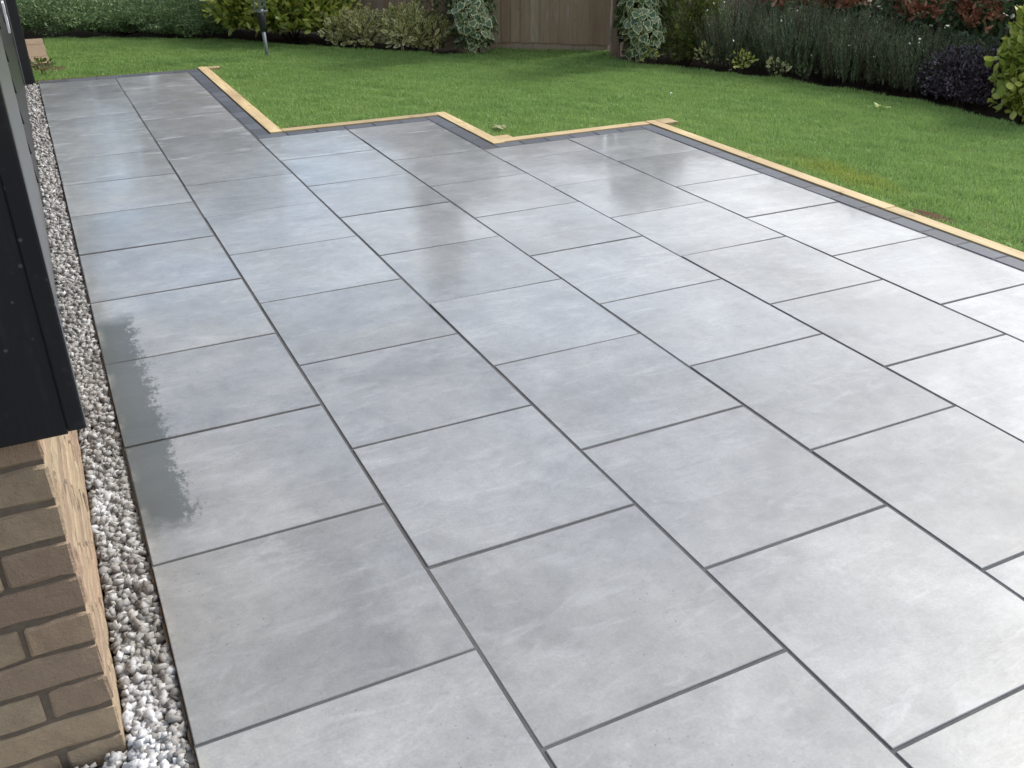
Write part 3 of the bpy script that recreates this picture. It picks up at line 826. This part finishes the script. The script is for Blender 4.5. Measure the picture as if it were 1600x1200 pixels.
def photinia(cx, cy, rx, h, n, label):
    root = shrub('photinia', (cx, cy, h * .6), (rx, rx, h * .48), n, (.06, .10), .40, 'oval', M['phot'], label, group='photinia shrubs', amp=.25, zmin=.1)
    cs = []
    for i in range(46):
        u = unit(1)[0]; u[2] = abs(u[2]) * .6 - .25
        u /= np.linalg.norm(u)
        if u[0] > .3: u[0] *= -1
        cs.append(np.array([cx, cy, h * .6]) + u * np.array([rx, rx, h * .5]) * random.uniform(.92, 1.08))
    cs = np.repeat(np.array(cs), 16, 0); k = len(cs)
    d = unit(k) + np.array([-.15, -.25, .5])
    leaves('red_new_leaves', cs + RNG.normal(0, .022, (k, 3)), d, unit(k) + np.array([-.2, -.3, .5]), RNG.uniform(.035, .075, k), .36, 'oval', M['photred'], root)
photinia(6.60, 5.75, .42, 1.00, 1500, 'photinia shrub with few red leaves behind the left rosemary')
photinia(6.88, 5.10, .42, 1.05, 1700, 'red-tipped photinia behind the middle rosemary')
photinia(7.02, 4.50, .42, 1.05, 1700, 'red-tipped photinia rising behind the shorter rosemary')
photinia(7.08, 3.90, .42, 1.00, 1700, 'red-tipped photinia above the dark purple shrub')
photinia(7.02, 3.30, .40, 1.0, 1400, 'red-tipped photinia at the right edge, behind the lime-leaved shrub')

shrub('purple_shrub', (6.36, 3.74, .13), (.27, .27, .21), 5200, (.018, .035), .55, 'long', M['purple'],
      'low rounded dark purple-leaved shrub in the right bed', amp=.18, lobes=[(0, 0, .02, 1), (.0, .15, -.02, .75), (.04, -.2, -.0, .85)])
shrub('lime_shrub', (6.30, 3.10, .32), (.21, .24, .42), 1700, (.045, .08), .75, 'oval', M['lime'],
      'tall lime-yellow broad-leaved shrub at the right edge of the picture', amp=.2, zmin=.02)

def small_plant(x, y, h, s, n, mat, label):
    root = empty('small_plant', (x, y, -.05)); tag(root, label, 'plant', 'small plants at the lawn edge')
    P, U = blob_points(n, (x, y, h * .6), (s, s, h * .5), .5, .02, .25)
    leaves('foliage', P, U * .6 + unit(len(P)) * .5 + np.array([0, 0, .5]), unit(len(P)) * .5 + np.array([-.2, -.4, .7]), RNG.uniform(.025, .045, len(P)), .5, 'oval', mat, root)
    stems(root, (x, y, -.02), [P[i] for i in RNG.integers(0, len(P), 4)], M['bark'], .004)
small_plant(5.46, 5.78, .17, .09, 70, M['euon'], 'small open cream-edged plant, nearest to the right ivy column')
small_plant(5.58, 5.40, .14, .09, 90, M['laurel'], 'small bright yellow-green plant at the foot of the rosemary')
small_plant(5.70, 5.08, .11, .10, 45, M['euon'], 'sparse low sprig at the lawn edge under the tall rosemary')
small_plant(5.80, 4.84, .10, .07, 35, M['dark'], 'thin dark sprig, rightmost of the small plants below the rosemary')
small_plant(5.11, 6.12, .11, .06, 40, M['laurel'], 'small yellowish sprout at the foot of the right ivy post')
small_plant(.06, 8.10, .09, .10, 70, M['conifer'], 'ragged weed clump between the sandstone path and the patio end')

# ------------------------------------------------------------------ fence
def fence(x0, y0, x1, y1, label, h=1.25, zb=.035, post=True):
    L = math.hypot(x1 - x0, y1 - y0); a = math.atan2(y1 - y0, x1 - x0)
    root = empty('garden_fence', (x0, y0, 0), a); tag(root, label, 'fence', 'feather-edge fence panels')
    n = int(L / .098)
    s = L / n
    for i in range(n):
        b = bmesh.new()
        w = s * 1.12; t0, t1 = .016, .006
        P = [(0, 0), (w, 0), (w, -t1), (0, -t0)]
        zt = h + random.uniform(-.004, .004); z0 = zb + random.uniform(-.008, .006)
        va = [b.verts.new((p[0], p[1], z0)) for p in P]; vb = [b.verts.new((p[0], p[1], zt)) for p in P]
        b.faces.new(va); b.faces.new(vb[::-1])
        for k in range(4): b.faces.new((va[k], va[(k + 1) % 4], vb[(k + 1) % 4], vb[k]))
        o = obj_bm('board', b, M['fence'], root, loc=(i * s, -.003 * (i % 2) + random.uniform(-.001, .001), 0))
        o.rotation_euler = (0, random.gauss(0, .003), .012)
    obj_bm('gravel_board', bm_box(0, L, .004, .03, -.06, zb + .02, .003), M['fence'], root)
    for z in (.25, .95): obj_bm('cross_rail', bm_box(0, L, .012, .055, z, z + .07, .003), M['fence'], root)
    return root
FD = (.785, -.62)
fence(3.78, 8.07, 5.17, 6.972, 'bare weathered brown fence panel between the two ivy columns')
fence(3.12, 9.75, 3.74, 8.10, 'brown fence panel behind the low variegated shrubs')
fence(1.4, 11.6, 3.08, 9.78, 'fence panel hidden behind the large golden shrub')
fence(5.30, 6.90, 6.9, 6.45, 'fence panel behind the conifer and left rosemary', h=1.15)
fence(6.95, 6.42, 7.75, 4.4, 'fence panel behind the middle photinia shrubs', h=1.15)
fence(7.77, 4.36, 7.85, 1.6, 'fence panel behind the right-hand photinia shrubs', h=1.15)
tag(obj_bm('fence_post', bm_box(-.045, .045, -.045, .045, -.1, 1.25, .005), M['post'], loc=(5.17, 6.83, 0), rz=-.6), 'brown square post at the right end of the bare fence panel', 'post', 'fence posts')
tag(obj_bm('fence_post', bm_box(-.045, .045, -.045, .045, -.1, 1.25, .005), M['post'], loc=(3.74, 8.16, 0), rz=-.6), 'fence post behind the dark evergreen', 'post', 'fence posts')

# ------------------------------------------------------------------ trees beyond the boundary (mirrored in the wet slabs)
M['tree'] = leaf_mat('tree_leaf', [(0, (.03, .05, .018)), (.6, (.06, .09, .03)), (1, (.11, .14, .05))], .5, .2)
def tree(name, x, y, h, r, n, label, trunk=.35, slim=False):
    root = empty(name, (x, y, -.07)); tag(root, label, 'tree', 'trees beyond the garden boundary')
    Ps, Us = [], []
    lob = [(0, 0, h * .62, 1.0)] + [(random.uniform(-.6, .6) * r, random.uniform(-.6, .6) * r, h * random.uniform(.4, .8), random.uniform(.45, .7)) for _ in range(6)]
    if slim: lob = [(random.uniform(-.1, .1), random.uniform(-.1, .1), h * t, 1.15 - .85 * t) for t in (.15, .3, .45, .6, .75, .88)]
    tot = sum(l[3] ** 2 for l in lob)
    for lx, ly, lz, sc_ in lob:
        P, U = blob_points(int(n * sc_ ** 2 / tot), (x + lx, y + ly, lz), (r * sc_, r * sc_, h * (.16 if slim else .38) * sc_), .6, .2, .3)
        Ps.append(P); Us.append(U)
    P = np.concatenate(Ps); U = np.concatenate(Us); m = len(P)
    leaves('crown', P, U * .5 + unit(m) * .8, U * .5 + unit(m) * .5 + np.array([0, 0, .5]), RNG.uniform(.07, .13, m), .5, 'long', M['tree'], root)
    stems(root, (x, y, 0), [(x + random.uniform(-.5, .5) * r, y + random.uniform(-.5, .5) * r, h * random.uniform(.5, .9)) for _ in range(7)], M['bark'], .05, 'trunk')
tree('garden_tree', -.75, 13.6, 3.7, 1.2, 9000, 'bushy tree behind the left end of the clipped hedge, mirrored at the far left')
tree('garden_tree', 2.1, 13.0, 3.0, 1.15, 9000, 'low broad tree behind the right end of the clipped hedge, mirrored in the far slabs')
tree('garden_tree', .6, 14.6, 1.75, .9, 5000, 'lowest bushy tree behind the middle of the clipped hedge, mirrored between its neighbours')
tree('slim_conifer', 4.70, 10.4, 4.2, .62, 5200, 'slim tall conifer behind the fence, mirrored in the middle of the patio', slim=True)
tree('slim_conifer', 6.9, 8.4, 2.4, .5, 3600, 'small slim conifer behind the fence right of the ivy column', slim=True)

# ------------------------------------------------------------------ rotary dryer
rx, ry = 2.06, 8.22
rd = empty('rotary_dryer', (rx, ry, -.03)); tag(rd, 'folded grey metal rotary clothes dryer standing on the lawn', 'clothes dryer')
def rpart(name, specs, mat, n=10):
    o = tubes(name, specs, mat, None, n); o.parent = rd; o.matrix_parent_inverse = Matrix.Translation(-Vector(rd.location)); return o
tilt = Vector((-.035, 0, 0))
def rp(z, dx=0, dy=0): return (rx + tilt.x * z + dx, ry + dy, z)
rpart('ground_tube', [([rp(-.06), rp(.24)], [.017, .017])], M['metal'])
rpart('sleeve', [([rp(.20), rp(.24), rp(.34), rp(.38)], [.022, .036, .042, .030])], M['darkplastic'])
rpart('collar', [([rp(.385, -.062, .02), rp(.385, .062, -.02)], [.010, .010]), ([rp(.372), rp(.40)], [.034, .034])], M['metal'])
rpart('mast', [([rp(.38), rp(1.75)], [.017, .017])], M['metal'])
for k, (dx, dy) in enumerate(((-.052, .018), (.052, -.018), (.018, .05), (-.018, -.05))):
    rpart('folding_arm', [([rp(.39, dx, dy), rp(1.6, dx * .8, dy * .8)], [.009, .009])], M['metal'], 7)
lines = []
for k in range(7):
    a = k * .9; lines.append(([rp(.42 + .03 * (k % 3), .045 * math.cos(a), .045 * math.sin(a)), rp(.9, .06 * math.cos(a), .06 * math.sin(a)), rp(1.55, .04 * math.cos(a), .04 * math.sin(a))], [.0025] * 3))
rpart('washing_line', lines, M['white'], 4)

# ------------------------------------------------------------------ stone path
path = empty('stone_path', (-.3, 9.3, -.06)); tag(path, kind='structure')
y = 8.52
for k in range(4):
    d = .42
    for xx in (-.62, -.25):
        b = bm_box(xx, xx + (.36 if xx < -.5 else .385), y, y + d - .012, -.07, .012 + .004 * (k % 2), .008, 2)
        for v in b.verts: v.co += Vector((random.uniform(-.006, .006), random.uniform(-.006, .006), 0))
        o = obj_bm('flagstone', b, M['stone'], None); o.parent = path; o.matrix_parent_inverse = Matrix.Translation(-Vector(path.location))
    y += d

# ------------------------------------------------------------------ litter on the lawn
def litter(name, x, y, s, n, mat, label, cat):
    root_P = np.c_[x + RNG.normal(0, s * .5, n), y + RNG.normal(0, s * .5, n), RNG.uniform(.0, .008, n)]
    e = empty(name, (x, y, -.01)); tag(e, label, cat)
    D = unit(n); D[:, 2] *= .2
    leaves('petals', root_P, D, np.tile([[0, 0, 1.0]], (n, 1)) + unit(n) * .3, np.full(n, s), .55, 'oval', mat, e)
litter('daisy', 4.42, 4.80, .016, 5, M['petal'], 'white daisy on the lawn behind the wide patio part', 'flower')
litter('daisy', 5.50, 5.45, .018, 6, M['petal'], 'white bloom at the lawn edge below the bright yellow-green plant', 'flower')
litter('pale_weed', 5.55, 3.72, .05, 6, M['lime'], 'pale leafy weed in the lawn near the dark purple shrub', 'weed')
litter('dry_clippings', 2.74, 4.40, .04, 14, M['straw'], 'pile of pale dry clippings behind the middle step', 'clippings')
